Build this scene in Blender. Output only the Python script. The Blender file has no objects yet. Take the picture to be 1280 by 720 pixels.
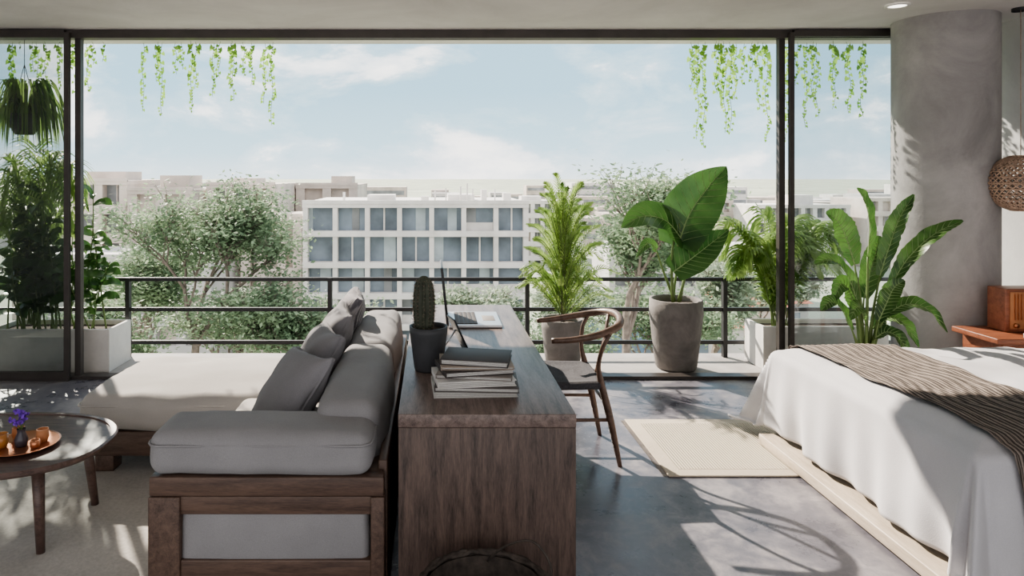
import bpy, math, random
from mathutils import Vector, Matrix, noise
R=random.Random(7)
V=Vector
sc=bpy.context.scene

# ------------------------------------------------------------ materials
def newmat(name):
    m=bpy.data.materials.new(name); m.use_nodes=True
    nt=m.node_tree; b=nt.nodes['Principled BSDF']
    return m,nt,b
def ramp(nt,fac,stops):
    r=nt.nodes.new('ShaderNodeValToRGB')
    el=r.color_ramp.elements
    while len(el)<len(stops): el.new(0.5)
    for e,(p,c) in zip(el,stops):
        e.position=p; e.color=(c[0],c[1],c[2],1)
    nt.links.new(fac,r.inputs[0]); return r.outputs[0]
def coords(nt,scale=(1,1,1),rot=(0,0,0)):
    t=nt.nodes.new('ShaderNodeTexCoord'); mp=nt.nodes.new('ShaderNodeMapping')
    mp.inputs['Scale'].default_value=scale; mp.inputs['Rotation'].default_value=rot
    nt.links.new(t.outputs['Object'],mp.inputs[0]); return mp.outputs[0]
def noi(nt,vec,scale,detail=4,rough=.5,dist=0):
    n=nt.nodes.new('ShaderNodeTexNoise'); n.inputs['Scale'].default_value=scale
    n.inputs['Detail'].default_value=detail; n.inputs['Roughness'].default_value=rough
    n.inputs['Distortion'].default_value=dist
    nt.links.new(vec,n.inputs['Vector']); return n.outputs['Fac']
def bump(nt,b,h,strength,dist=.01):
    n=nt.nodes.new('ShaderNodeBump'); n.inputs['Strength'].default_value=strength
    n.inputs['Distance'].default_value=dist
    nt.links.new(h,n.inputs['Height']); nt.links.new(n.outputs[0],b.inputs['Normal'])
def plain(name,c,rough=.6,metal=0,var=.12,scale=8,bmp=0,bscale=60,bd=.005):
    m,nt,b=newmat(name); v=coords(nt)
    f=noi(nt,v,scale,4)
    lo=[x*(1-var) for x in c]; hi=[min(1,x*(1+var)) for x in c]
    nt.links.new(ramp(nt,f,[(.3,lo),(.7,hi)]),b.inputs['Base Color'])
    b.inputs['Roughness'].default_value=rough; b.inputs['Metallic'].default_value=metal
    if bmp: bump(nt,b,noi(nt,v,bscale,3),bmp,bd)
    return m
def wood(name,dark,light,scale=(1,1,1),rough=.45,grain=9):
    m,nt,b=newmat(name); v=coords(nt,scale)
    f1=noi(nt,v,grain,6,.62,.6); 
    v2=coords(nt,tuple(s*5 for s in scale)); f2=noi(nt,v2,grain*1.7,3,.6)
    mx=nt.nodes.new('ShaderNodeMath'); mx.operation='MULTIPLY_ADD'
    mx.inputs[1].default_value=.35; nt.links.new(f2,mx.inputs[0]); 
    m2=nt.nodes.new('ShaderNodeMath'); m2.operation='MULTIPLY'; m2.inputs[1].default_value=.7
    nt.links.new(f1,m2.inputs[0]); nt.links.new(m2.outputs[0],mx.inputs[2])
    mid=[(a+c)/2 for a,c in zip(dark,light)]
    nt.links.new(ramp(nt,mx.outputs[0],[(.36,dark),(.5,mid),(.66,light)]),b.inputs['Base Color'])
    b.inputs['Roughness'].default_value=rough
    bump(nt,b,mx.outputs[0],.25,.004); return m
def fabric(name,c,var=.1,weave=350,bmp=.35):
    m,nt,b=newmat(name); v=coords(nt)
    f=noi(nt,v,5,5); f2=noi(nt,v,weave,2)
    mm=nt.nodes.new('ShaderNodeMath'); mm.operation='MULTIPLY_ADD'; mm.inputs[1].default_value=.5
    nt.links.new(f2,mm.inputs[0]); 
    h=nt.nodes.new('ShaderNodeMath'); h.operation='MULTIPLY'; h.inputs[1].default_value=.5
    nt.links.new(f,h.inputs[0]); nt.links.new(h.outputs[0],mm.inputs[2])
    nt.links.new(ramp(nt,mm.outputs[0],[(.3,[x*(1-var) for x in c]),(.7,[min(1,x*(1+var)) for x in c])]),b.inputs['Base Color'])
    b.inputs['Roughness'].default_value=.95; b.inputs['Specular IOR Level'].default_value=.15
    b.inputs['Sheen Weight'].default_value=.12
    bump(nt,b,mm.outputs[0],bmp,.006); return m
def leafm(name,dark,light,trans=.35,rough=.4,sc_=6):
    m,nt,b=newmat(name); v=coords(nt)
    f=noi(nt,v,sc_,4)
    col=ramp(nt,f,[(.3,dark),(.7,light)])
    nt.links.new(col,b.inputs['Base Color']); b.inputs['Roughness'].default_value=rough
    t=nt.nodes.new('ShaderNodeBsdfTranslucent'); nt.links.new(col,t.inputs[0])
    mx=nt.nodes.new('ShaderNodeMixShader'); mx.inputs[0].default_value=trans
    nt.links.new(b.outputs[0],mx.inputs[1]); nt.links.new(t.outputs[0],mx.inputs[2])
    nt.links.new(mx.outputs[0],nt.nodes['Material Output'].inputs[0]); return m

def concrete_floor():
    m,nt,b=newmat('polished_concrete'); v=coords(nt)
    f=noi(nt,v,1.8,8,.64,.35); f2=noi(nt,v,10,8,.72,.4)
    a=nt.nodes.new('ShaderNodeMath'); a.operation='MULTIPLY_ADD'; a.inputs[1].default_value=.34
    h=nt.nodes.new('ShaderNodeMath'); h.operation='MULTIPLY'; h.inputs[1].default_value=.67
    nt.links.new(f,h.inputs[0]); nt.links.new(f2,a.inputs[0]); nt.links.new(h.outputs[0],a.inputs[2])
    nt.links.new(ramp(nt,a.outputs[0],[(.38,(.075,.073,.09)),(.5,(.15,.145,.168)),(.62,(.31,.29,.30))]),b.inputs['Base Color'])
    r=ramp(nt,a.outputs[0],[(.38,(.2,)*3),(.62,(.48,)*3)]); nt.links.new(r,b.inputs['Roughness'])
    bump(nt,b,f2,.08,.004); return m
def concrete(name,lo,hi,s=2.2,bmp=.25):
    m,nt,b=newmat(name); v=coords(nt)
    f=noi(nt,v,s,9,.65,.6); nt.links.new(ramp(nt,f,[(.3,lo),(.7,hi)]),b.inputs['Base Color'])
    b.inputs['Roughness'].default_value=.85; bump(nt,b,noi(nt,v,18,8,.7),bmp,.01); return m
def glassm(name,tint,refl=.07):
    m,nt,b=newmat(name); nt.nodes.remove(b)
    t=nt.nodes.new('ShaderNodeBsdfTransparent'); t.inputs[0].default_value=(*tint,1)
    g=nt.nodes.new('ShaderNodeBsdfGlossy'); g.inputs['Roughness'].default_value=.02
    x=nt.nodes.new('ShaderNodeMixShader'); x.inputs[0].default_value=refl
    nt.links.new(t.outputs[0],x.inputs[1]); nt.links.new(g.outputs[0],x.inputs[2])
    nt.links.new(x.outputs[0],nt.nodes['Material Output'].inputs[0]); return m
def stripes(name,cols,axis=0,freq=30,rough=.9,lohi=(.25,.75)):
    m,nt,b=newmat(name); v=coords(nt)
    w=nt.nodes.new('ShaderNodeTexWave'); w.bands_direction='XYZ'[axis]; w.inputs['Scale'].default_value=freq
    w.inputs['Distortion'].default_value=.6; w.inputs['Detail'].default_value=2
    nt.links.new(v,w.inputs[0])
    n=noi(nt,v,120,2)
    mm=nt.nodes.new('ShaderNodeMath'); mm.operation='MULTIPLY_ADD'; mm.inputs[1].default_value=.35
    nt.links.new(n,mm.inputs[0]); h=nt.nodes.new('ShaderNodeMath'); h.operation='MULTIPLY'; h.inputs[1].default_value=.7
    nt.links.new(w.outputs['Fac'],h.inputs[0]); nt.links.new(h.outputs[0],mm.inputs[2])
    nt.links.new(ramp(nt,mm.outputs[0],[(lohi[0],cols[0]),(lohi[1],cols[1])]),b.inputs['Base Color'])
    b.inputs['Roughness'].default_value=rough; bump(nt,b,mm.outputs[0],.6,.01); return m

M_floor=concrete_floor()
M_ceil=concrete('plaster_ceiling',(.52,.495,.485),(.68,.655,.64),1.2)
M_wall=concrete('plaster_wall',(.54,.52,.51),(.70,.675,.66),1.6)
M_col=concrete('raw_concrete',(.27,.255,.25),(.49,.465,.455),2.0,.35)
M_frame=plain('bronze_frame',(.075,.066,.062),.4,.4)
M_rail=plain('rail_paint',(.05,.05,.052),.5,.4)
M_deck=concrete('balcony_concrete',(.28,.265,.255),(.42,.40,.385))
M_white=concrete('white_cement',(.60,.58,.56),(.76,.74,.71),3,.1)
M_glassT=glassm('tinted_glass',(.70,.73,.73),.06)
M_glass=glassm('clear_glass',(.86,.89,.90),.05)
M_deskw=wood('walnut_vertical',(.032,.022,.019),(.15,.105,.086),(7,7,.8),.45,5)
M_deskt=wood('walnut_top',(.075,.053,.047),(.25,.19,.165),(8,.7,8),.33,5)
M_frameX=wood('walnut_frame',(.055,.034,.027),(.155,.10,.075),(.8,7,8),.45,5)
M_frameY=wood('walnut_frame_long',(.055,.034,.027),(.155,.10,.075),(8,.8,8),.45,5)
M_chairw=wood('chair_wood',(.065,.038,.027),(.18,.11,.078),(4,4,4),.4,5)
M_table=wood('table_wood',(.055,.035,.031),(.16,.105,.088),(1,8,8),.4,5)
M_red=wood('cherry_wood',(.17,.055,.03),(.36,.13,.07),(1,7,7),.4,5)
M_sofa=fabric('sofa_linen',(.285,.28,.285),.14)
M_seat=fabric('seat_linen',(.42,.40,.38),.1)
M_pil=fabric('pillow_linen',(.24,.235,.245),.16)
M_pil2=stripes('pillow_stripe',((.14,.135,.15),(.42,.40,.41)),1,22)
M_duvet=fabric('duvet_linen',(.54,.535,.555),.07,250,.25)
M_throw=stripes('ribbed_throw',((.055,.044,.038),(.31,.26,.225)),0,26,.9,(.3,.85))
M_rug=fabric('rug_wool',(.50,.44,.355),.1,120,.8)
M_rug2=stripes('rug_field',((.40,.35,.275),(.58,.52,.42)),0,20)
M_rugL=fabric('area_rug_wool',(.46,.44,.41),.18,60,.8)
M_pot=concrete('pot_concrete',(.145,.132,.127),(.27,.25,.237),5,.5)
M_potd=plain('dark_ceramic',(.055,.057,.062),.55,0,.2,12,.2)
M_soil=plain('soil',(.05,.035,.025),.95,0,.4,30,.8)
M_cord=plain('paper_cord',(.07,.068,.075),.9,0,.25,90,.8,160)
M_wick=plain('wicker',(.06,.048,.04),.8,0,.4,40,.5)
M_ratt=plain('rattan',(.46,.32,.24),.75,0,.3,30,.3)
M_plat=wood('bed_platform_oak',(.38,.315,.24),(.56,.48,.385),(7,.8,7),.5,5)
M_silver=plain('aluminium',(.62,.63,.65),.3,.6,.03)
M_black=plain('black_plastic',(.02,.021,.024),.4,0,.1)
M_screen=plain('screen',(.012,.014,.018),.08,0,.05)
M_page=stripes('page_edges',((.38,.37,.35),(.75,.735,.70)),2,60)
M_cov=[plain('cover_%d'%i,c,.6) for i,c in enumerate([(.55,.54,.51),(.055,.045,.042),(.26,.235,.215),(.66,.64,.61),(.10,.085,.08),(.36,.30,.25)])]
M_copper=plain('copper',(.55,.24,.13),.3,.75,.1)
M_clay=plain('terracotta',(.5,.22,.1),.6)
M_amber=plain('amber_glass',(.45,.2,.06),.15)
M_cupd=plain('dark_glaze',(.07,.065,.08),.2)
M_purple=plain('violet_petal',(.2,.07,.5),.6,0,.4,60)
M_cact=plain('cactus_skin',(.055,.062,.042),.7,0,.3,30,.4)
M_spine=plain('cactus_spine',(.28,.22,.16),.7)
M_lfB=leafm('leaf_banana',(.03,.085,.022),(.11,.22,.055),.33,.33)
M_lfA=leafm('leaf_alocasia',(.028,.08,.022),(.09,.19,.05),.36,.33,4)
M_lfC=leafm('leaf_feather',(.15,.27,.06),(.46,.60,.20),.5,.45,9)
M_lfP=leafm('leaf_palm',(.14,.26,.06),(.40,.53,.19),.5,.45,5)
M_lfS=leafm('leaf_shrub',(.03,.085,.025),(.11,.22,.06),.36,.35,5)
M_lfV=leafm('leaf_vine',(.16,.34,.06),(.36,.55,.14),.5,.5,8)
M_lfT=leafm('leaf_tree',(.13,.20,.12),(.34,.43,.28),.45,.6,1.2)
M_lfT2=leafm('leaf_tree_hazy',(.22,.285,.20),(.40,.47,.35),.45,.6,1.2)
M_stem=plain('green_stem',(.15,.22,.07),.5)
M_rib=plain('leaf_rib',(.28,.39,.17),.5)
M_bark=plain('bark',(.20,.165,.14),.9,0,.3,6,.5)
M_bwhite=plain('facade_white',(.68,.66,.635),.9,0,.14,.5)
M_bbeige=plain('facade_beige',(.52,.465,.42),.9,0,.18,.4)
M_bpink=plain('facade_sand',(.60,.535,.485),.9,0,.16,.4)
M_bgrey=plain('facade_grey',(.52,.51,.50),.9,0,.14,.4)
M_bwin=plain('window_blue',(.165,.205,.245),.25,0,.4,.35)
M_bwin3=plain('window_pale',(.36,.42,.45),.25,0,.25,.5)
M_bwin2=plain('window_grey',(.24,.255,.265),.4,0,.35,.4)
M_brick=plain('roof_tile_red',(.42,.17,.11),.8)
M_bblue=plain('painted_blue',(.18,.27,.38),.8)
M_ground=plain('street_ground',(.35,.38,.30),.95,0,.2,.03)
M_emit,nt,b=newmat('downlight_lens'); b.inputs['Emission Color'].default_value=(1,.95,.85,1); b.inputs['Emission Strength'].default_value=2.0

# ------------------------------------------------------------ mesh builder
class MB:
    def __init__(s): s.v=[];s.f=[];s.m=[];s.mats=[];s.s=[]
    def add(s,vs,fs,mat,smooth=True):
        if mat not in s.mats: s.mats.append(mat)
        k=s.mats.index(mat); o=len(s.v)
        s.v.extend([tuple(p) for p in vs])
        for f in fs: s.f.append(tuple(i+o for i in f)); s.m.append(k); s.s.append(smooth)
    def box(s,x0,x1,y0,y1,z0,z1,mat):
        vs=[(x,y,z) for x in (x0,x1) for y in (y0,y1) for z in (z0,z1)]
        s.add(vs,[(0,1,3,2),(4,6,7,5),(0,4,5,1),(2,3,7,6),(0,2,6,4),(1,5,7,3)],mat,False)
    def rbox(s,x0,x1,y0,y1,z0,z1,mat,r=.01,k=2,n=1,deform=None,M=None):
        c=V(((x0+x1)/2,(y0+y1)/2,(z0+z1)/2)); h=V(((x1-x0)/2,(y1-y0)/2,(z1-z0)/2))
        r=min(r,h.x*.98,h.y*.98,h.z*.98)
        def cs(a):
            L=[-a+r*i/k for i in range(k+1)]; inner=a-r
            L+=[-inner+2*inner*i/n for i in range(1,n)] 
            L+=[a-r+r*i/k for i in range(0,k+1)]
            return L
        C=[cs(h.x),cs(h.y),cs(h.z)]; N=[len(q)-1 for q in C]
        idx={};vs=[];fs=[]
        def vid(i,j,l):
            key=(i,j,l)
            if key in idx: return idx[key]
            p=V((C[0][i],C[1][j],C[2][l]))
            q=V([max(-(h[a]-r),min(h[a]-r,p[a])) for a in range(3)])
            d=p-q
            if d.length>1e-9: p=q+d.normalized()*r
            if deform: p=deform(p,h)
            p=p+c
            if M is not None: p=M@p
            idx[key]=len(vs); vs.append(p); return idx[key]
        for ax in range(3):
            a,b_=[(1,2),(2,0),(0,1)][ax]
            for side in (0,N[ax]):
                for i in range(N[a]):
                    for j in range(N[b_]):
                        q=[]
                        for (di,dj) in ((0,0),(1,0),(1,1),(0,1)):
                            t=[0,0,0]; t[ax]=side; t[a]=i+di; t[b_]=j+dj; q.append(vid(*t))
                        if side==0: q.reverse()
                        fs.append(q)
        s.add(vs,fs,mat,True)
    def tube(s,pts,r,mat,n=8,cap=True,flat=1.0):
        pts=[V(p) for p in pts]
        if not isinstance(r,(list,tuple)): r=[r]*len(pts)
        vs=[];fs=[]; up=None
        for i,p in enumerate(pts):
            d=(pts[min(i+1,len(pts)-1)]-pts[max(i-1,0)]).normalized()
            if up is None:
                up=V((0,0,1)) if abs(d.z)<.9 else V((0,1,0))
            a=d.cross(up); 
            if a.length<1e-5: a=d.cross(V((1,0,0)))
            a.normalize(); b_=a.cross(d).normalized(); up=b_
            for k in range(n):
                t=2*math.pi*k/n
                vs.append(p+a*math.cos(t)*r[i]+b_*math.sin(t)*r[i]*flat)
        for i in range(len(pts)-1):
            for k in range(n):
                fs.append((i*n+k,i*n+(k+1)%n,(i+1)*n+(k+1)%n,(i+1)*n+k))
        if cap:
            fs.append(tuple(reversed(range(n)))); fs.append(tuple(range((len(pts)-1)*n,len(pts)*n)))
        s.add(vs,fs,mat,True)
    def lathe(s,prof,c,mat,n=32,fn=None):
        vs=[];fs=[]
        for i,(r,z) in enumerate(prof):
            for k in range(n):
                t=2*math.pi*k/n; rr=r*(fn(t,z,i) if fn else 1)
                vs.append((c[0]+rr*math.cos(t),c[1]+rr*math.sin(t),c[2]+z))
        for i in range(len(prof)-1):
            for k in range(n): fs.append((i*n+k,i*n+(k+1)%n,(i+1)*n+(k+1)%n,(i+1)*n+k))
        s.add(vs,fs,mat,True)
    def disc(s,c,r,mat,n=24):
        s.add([c]+[(c[0]+r*math.cos(2*math.pi*k/n),c[1]+r*math.sin(2*math.pi*k/n),c[2]) for k in range(n)],
              [(0,k+1,(k+1)%n+1) for k in range(n)],mat,False)
    def blade(s,pts,w,mat,nrm=(0,-1,0),prof=None,fold=.25,nc=4,ripple=0,seg=12,rib=None,split=0,veins=0):
        pts=[V(p) for p in pts]; sp=smooth_pts(pts,seg) if len(pts)>2 else [pts[0].lerp(pts[1],i/seg) for i in range(seg+1)]
        prof=prof or (lambda t: math.sin(math.pi*min(1,t*.96+.04)**.8)**.75)
        vs=[];fs=[]; nrm=V(nrm); m=nc+1; ph=R.random()*6; nns=[]
        L=len(sp)
        for i,p in enumerate(sp):
            t=i/(L-1); d=(sp[min(i+1,L-1)]-sp[max(i-1,0)]).normalized()
            side=d.cross(nrm).normalized(); nn=side.cross(d).normalized(); nns.append(nn)
            ww=w*.5*max(0.01,prof(t))
            for j in range(m):
                u=-1+2*j/nc
                jit=1
                if split and abs(u)==1: jit=1-split*R.random()*(i%2)
                o=side*u*ww*jit+nn*(fold*abs(u)*ww+ripple*math.sin(t*22+ph+u)*abs(u)*ww)
                vs.append(p+o)
        for i in range(L-1):
            for j in range(nc): fs.append((i*m+j,i*m+j+1,(i+1)*m+j+1,(i+1)*m+j))
        s.add(vs,fs,mat,True)
        if rib: s.tube([p for p in sp],[rib*(1-.85*i/(L-1)) for i in range(L)],M_rib,5)
        if veins:
            h=nc//2
            for i in range(1,L-veins-1,2):
                for sg in (-1,1):
                    P=[]
                    for q in range(h+1):
                        r_=i+veins*q/h; i0=int(r_); f=r_-i0; col=h+sg*q
                        P.append(vs[i0*m+col].lerp(vs[min(L-1,i0+1)*m+col],f)+nns[i0]*.0006)
                    s.tube(P,[.0026-.002*q/h for q in range(h+1)],M_rib,4,False)
    def build(s,name,parent=None):
        me=bpy.data.meshes.new(name); me.from_pydata(s.v,[],s.f)
        for m in s.mats: me.materials.append(m)
        me.polygons.foreach_set('material_index',s.m); me.polygons.foreach_set('use_smooth',s.s)
        me.update(); ob=bpy.data.objects.new(name,me); sc.collection.objects.link(ob)
        if parent: ob.parent=parent
        return ob
def smooth_pts(P,seg):
    P=[V(p) for p in P]; n=len(P)-1; out=[]
    for k in range(seg+1):
        t=k/seg*n; i=min(int(t),n-1); f=t-i
        p0=P[i-1] if i>0 else P[0]*2-P[1]; p1=P[i];p2=P[i+1]; p3=P[i+2] if i+2<=n else P[n]*2-P[n-1]
        out.append(.5*((2*p1)+(p2-p0)*f+(2*p0-5*p1+4*p2-p3)*f*f+(3*p1-p0-3*p2+p3)*f**3))
    return out
def simple_box(name,*a,mat):
    b=MB(); b.box(*a,mat); return b.build(name)

# ------------------------------------------------------------ room shell
simple_box('floor',-5.2,4.35,-1.2,5.35,-.15,0,mat=M_floor)
simple_box('ceiling',-5.2,4.45,-1.2,5.42,2.73,2.9,mat=M_ceil)
simple_box('wall_right',4.25,4.45,-1.2,5.5,0,2.73,mat=M_wall)
simple_box('wall_left',-5.3,-5.1,-1.2,5.5,0,2.73,mat=M_wall)
b=MB(); b.lathe([(.325,0),(.325,2.73)],(3.75,4.98,0),M_col,64); b.build('concrete_column')
b=MB(); b.lathe([(.075,-.004),(.075,-.012),(.055,-.012)],(3.1,4.53,2.73),M_white,28); b.disc((3.1,4.53,2.722),.055,M_emit); b.build('recessed_downlight')
# window frames
b=MB()
b.box(-5.1,4.25,5.30,5.40,2.665,2.729,M_frame)
b.box(-5.1,4.25,5.30,5.40,0.001,.025,M_frame)
b.box(-2.80,-2.755,5.33,5.38,.025,2.665,M_frame)
b.box(-2.85,-2.812,5.26,5.295,.001,2.70,M_frame)
b.box(2.722,2.768,5.33,5.38,.025,2.665,M_frame)
b.box(2.772,2.805,5.26,5.295,.001,2.70,M_frame)
b.box(-5.1,-2.85,5.262,5.293,.002,.07,M_frame); b.box(-5.1,-2.85,5.262,5.293,2.66,2.72,M_frame)
b.box(2.805,4.24,5.262,5.293,.002,.05,M_frame); b.box(2.805,4.24,5.262,5.293,2.67,2.72,M_frame)
b.box(-5.1,-2.85,5.275,5.281,.07,2.66,M_glassT)
b.box(2.805,4.24,5.275,5.281,.05,2.67,M_glass)
b.build('window_1')
# balcony
simple_box('balcony_slab',-5.6,6.2,5.40,6.12,-.2,-.01,mat=M_deck)
simple_box('balcony_soffit',-5.6,6.2,5.42,6.05,2.76,2.95,mat=M_white)
b=MB()
for z in (.675,.41,.12): b.box(-5.5,6.1,5.987,6.013,z-.016,z+.016,M_rail)
for x in (-4.39,-2.68,-.90,.84,2.58,4.35,6.05): b.box(x-.018,x+.018,5.975,6.025,-.01,.69,M_rail)
b.build('balcony_railing')

# ------------------------------------------------------------ rugs
b=MB(); 
b.rbox(1.25,2.42,3.59,4.42,0.001,.010,M_rug,.004)
b.box(1.33,2.34,3.67,4.34,.0102,.0112,M_rug2)
for i in range(60):
    y=3.6+i*.0137; b.tube([(1.252,y,.004),(1.225,y+.003,.002)],.0016,M_rug,4,False)
b.build('woven_rug')
b=MB(); b.rbox(-4.2,-.55,1.2,3.9,0.001,.014,M_rugL,.006); b.build('area_rug')

# ------------------------------------------------------------ sofa
def puff(bx,by,bz,wr=.006,seed=0):
    def f(p,h):
        u,v,w=p.x/h.x,p.y/h.y,p.z/h.z
        q=p.copy()
        q.x+=bx*(1-v*v)*(1-w*w)*u; q.y+=by*(1-u*u)*(1-w*w)*v; q.z+=bz*(1-u*u)*(1-v*v)*w
        n=noise.noise_vector((p+V((seed,seed*2,0)))*5)+.5*noise.noise_vector((p+V((seed,0,3)))*14)
        return q+n*wr
    return f
Z0=.015
def seam(b,x0,x1,y0,y1,z,mat,r=.0045,cr=.05):
    P=[]
    for (cx,cy,a0) in ((x1-cr,y1-cr,0),(x0+cr,y1-cr,90),(x0+cr,y0+cr,180),(x1-cr,y0+cr,270)):
        for k in range(5):
            a=math.radians(a0+k*22.5); P.append((cx+cr*math.cos(a),cy+cr*math.sin(a),z))
    P.append(P[0]); b.tube(P,r,mat,5,False)
b=MB()
b.rbox(-1.0,-.17,2.40,2.455,.462,.53,M_frameX,.006)
b.rbox(-.995,-.175,2.408,2.452,.395,.459,M_frameX,.004)
b.rbox(-1.003,-.89,2.397,2.47,Z0,.46,M_frameY,.006)
b.rbox(-.217,-.168,2.397,2.47,Z0,.46,M_frameY,.005)
b.rbox(-.89,-.215,2.405,2.455,.15,.235,M_frameX,.005)
b.rbox(-.9,-.225,2.42,2.62,.2,.42,M_sofa,.03,3,4,puff(0,.015,.01))
b.rbox(-.99,-.175,2.456,2.66,.466,.528,M_frameX,.006)
b.rbox(-1.005,-.215,2.39,2.665,.532,.685,M_sofa,.048,6,12,puff(.008,.008,.010,.006,1))
seam(b,-1.009,-.211,2.386,2.669,.645,M_sofa)
b.rbox(-.98,-.222,2.48,4.40,.11,.233,M_frameY,.006)
b.rbox(-1.82,-.23,3.62,4.41,.10,.23,M_frameX,.006)
for (x,y) in ((-1.80,3.63),(-1.8,4.3),(-1.0,3.64),(-.34,4.29)): b.rbox(x,x+.1,y,y+.1,Z0,.12,M_frameY,.004)
b.rbox(-.196,-.162,2.475,4.42,.05,.56,M_frameY,.006)
b.rbox(-1.0,-.36,2.66,3.60,.235,.43,M_seat,.06,5,10,puff(.01,.01,.025,.008,2))
b.rbox(-1.88,-.36,3.59,4.42,.235,.425,M_seat,.06,6,16,puff(.015,.015,.03,.013,3))
seam(b,-1.885,-.355,3.584,4.424,.375,M_seat)
b.rbox(-.44,-.202,2.56,3.50,.40,.74,M_sofa,.06,6,12,puff(.03,.006,.008,.009,4))
b.rbox(-.44,-.202,3.495,4.42,.40,.73,M_sofa,.06,6,12,puff(.03,.006,.006,.009,5))
b.build('sectional_sofa')
def pillow(x,y,z,s,tilt,yaw,mat,roll=0,t=.085):
    def f(p,h):
        u,v=p.x/h.x,p.y/h.y
        th=(max(0,1-u*u)**.45)*(max(0,1-v*v)**.45)
        q=V((p.x*(1-.10*(1-v*v)*abs(u)**3),p.y*(1-.10*(1-u*u)*abs(v)**3),p.z*(.12+th*.95)))
        return q+noise.noise_vector((p+V((x*9,y*9,0)))*9)*.012
    M=Matrix.Translation((x,y,z))@Matrix.Rotation(yaw,4,'Z')@Matrix.Rotation(tilt,4,'Y')@Matrix.Rotation(roll,4,'Z')
    b=MB(); b.rbox(-s,s,-s,s,-t,t,mat,.02,2,14,f,M); return b.build('throw_pillow')
pillow(-.63,2.96,.625,.225,math.radians(-55),math.radians(28),M_pil,.12)
pillow(-.59,3.34,.645,.22,math.radians(-60),math.radians(18),M_pil,.05)
pillow(-.56,3.74,.665,.22,math.radians(-64),math.radians(12),M_pil,.0)
pillow(-.53,4.10,.69,.22,math.radians(-66),math.radians(8),M_pil2,.0)

# ------------------------------------------------------------ desk
b=MB()
b.rbox(-.12,.51,2.40,4.42,.705,.753,M_deskt,.004)
b.rbox(-.119,.509,2.402,2.45,.0,.7045,M_deskw,.003)
b.rbox(-.119,.509,4.37,4.418,.0,.7045,M_deskw,.003)
b.rbox(-.115,-.09,2.455,4.365,.0,.7045,M_deskw,.002)
b.build('desk')
DZ=.7535
# potted cactus
b=MB(); c=(-.015,2.95,DZ)
b.lathe([(.001,0),(.058,0),(.062,.01),(.082,.165),(.084,.19),(.076,.19),(.074,.17)],c,M_potd,40)
b.disc((c[0],c[1],c[2]+.172),.076,M_soil)
K=.78; cc=(c[0]-.02,c[1],c[2])
prof=[(.038*K,.17),(.05*K,.21),(.055*K,.27),(.052*K,.33),(.045*K,.37),(.03*K,.395),(.012*K,.405),(.001,.406)]
b.lathe(prof,cc,M_cact,64,lambda t,z,i:1+.13*math.cos(12*t))
for k in range(12):
    t=2*math.pi*k/12
    for j in range(13):
        z=.185+j*.0165; 
        r=[.05,.056,.061,.058,.05,.036][min(5,int((z-.17)/.04))]*K
        p=V((cc[0]+r*math.cos(t),cc[1]+r*math.sin(t),cc[2]+z))
        for q in range(4):
            d=V((math.cos(t),math.sin(t),0))+V((R.uniform(-.8,.8),R.uniform(-.8,.8),R.uniform(-.6,.9)))
            b.tube([p,p+d.normalized()*.013],[.0009,.0003],M_spine,3,False)
b.build('potted_cactus')
# magazines
b=MB(); z=DZ
rows=[(.32,.22,.022,.05,0),(.32,.22,.018,-.06,4),(.30,.21,.024,.12,3),(.29,.21,.014,-.14,2),(.27,.20,.020,.2,1),(.28,.20,.012,.02,5),(.26,.19,.022,-.2,1)]
for i,(w,d,h,a,ci) in enumerate(rows):
    M=Matrix.Translation((.17+R.uniform(-.012,.012),2.68+R.uniform(-.01,.01),z))@Matrix.Rotation(a,4,'Z')
    b.rbox(-w/2+.004,w/2-.005,-d/2+.004,d/2-.004,.003,h-.003,M_page,.001,1,1,None,M)
    b.rbox(-w/2,w/2,-d/2,d/2,0,.003,M_cov[ci],.001,1,1,None,M)
    b.rbox(-w/2,w/2,-d/2,d/2,h-.003,h,M_cov[ci],.001,1,1,None,M)
    b.rbox(-w/2-.001,-w/2+.003,-d/2-.001,d/2+.001,-.0002,h+.0002,M_cov[ci],.001,1,1,None,M)
    z+=h+.0008
b.build('magazine_stack')
# laptop (faces the chair, +X)
b=MB()
b.rbox(.095,.39,3.74,4.12,DZ,DZ+.016,M_silver,.006)
b.rbox(.13,.255,3.77,4.09,DZ+.0162,DZ+.018,M_black,.001)
for i in range(5):
    for j in range(13): b.rbox(.133+i*.0245,.154+i*.0245,3.773+j*.0243,3.794+j*.0243,DZ+.018,DZ+.0205,M_cov[4],.001,1)
b.rbox(.29,.36,3.86,4.00,DZ+.0162,DZ+.0168,M_cov[2],.0003,1)
M=Matrix.Translation((.09,3.93,DZ+.012))@Matrix.Rotation(math.radians(-6),4,'Y')
b.rbox(-.010,.003,-.19,.19,0,.32,M_black,.003,2,1,None,M)
b.rbox(.0032,.0045,-.182,.182,.01,.312,M_screen,.0005,1,1,None,M)
b.build('laptop')
# tablet leaning on easel
b=MB()
M=Matrix.Translation((.165,3.24,DZ+.002))@Matrix.Rotation(math.radians(14),4,'Z')@Matrix.Rotation(math.radians(-25),4,'Y')
b.rbox(-.004,.004,-.065,.065,.0,.185,M_black,.003,2,1,None,M)
b.rbox(.0042,.005,-.06,.06,.01,.175,M_screen,.0004,1,1,None,M)
p=M@V((-.004,0,.12)); b.tube([p,(p.x-.075,p.y-.02,DZ+.004)],.004,M_silver,6)
b.build('tablet')

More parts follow.
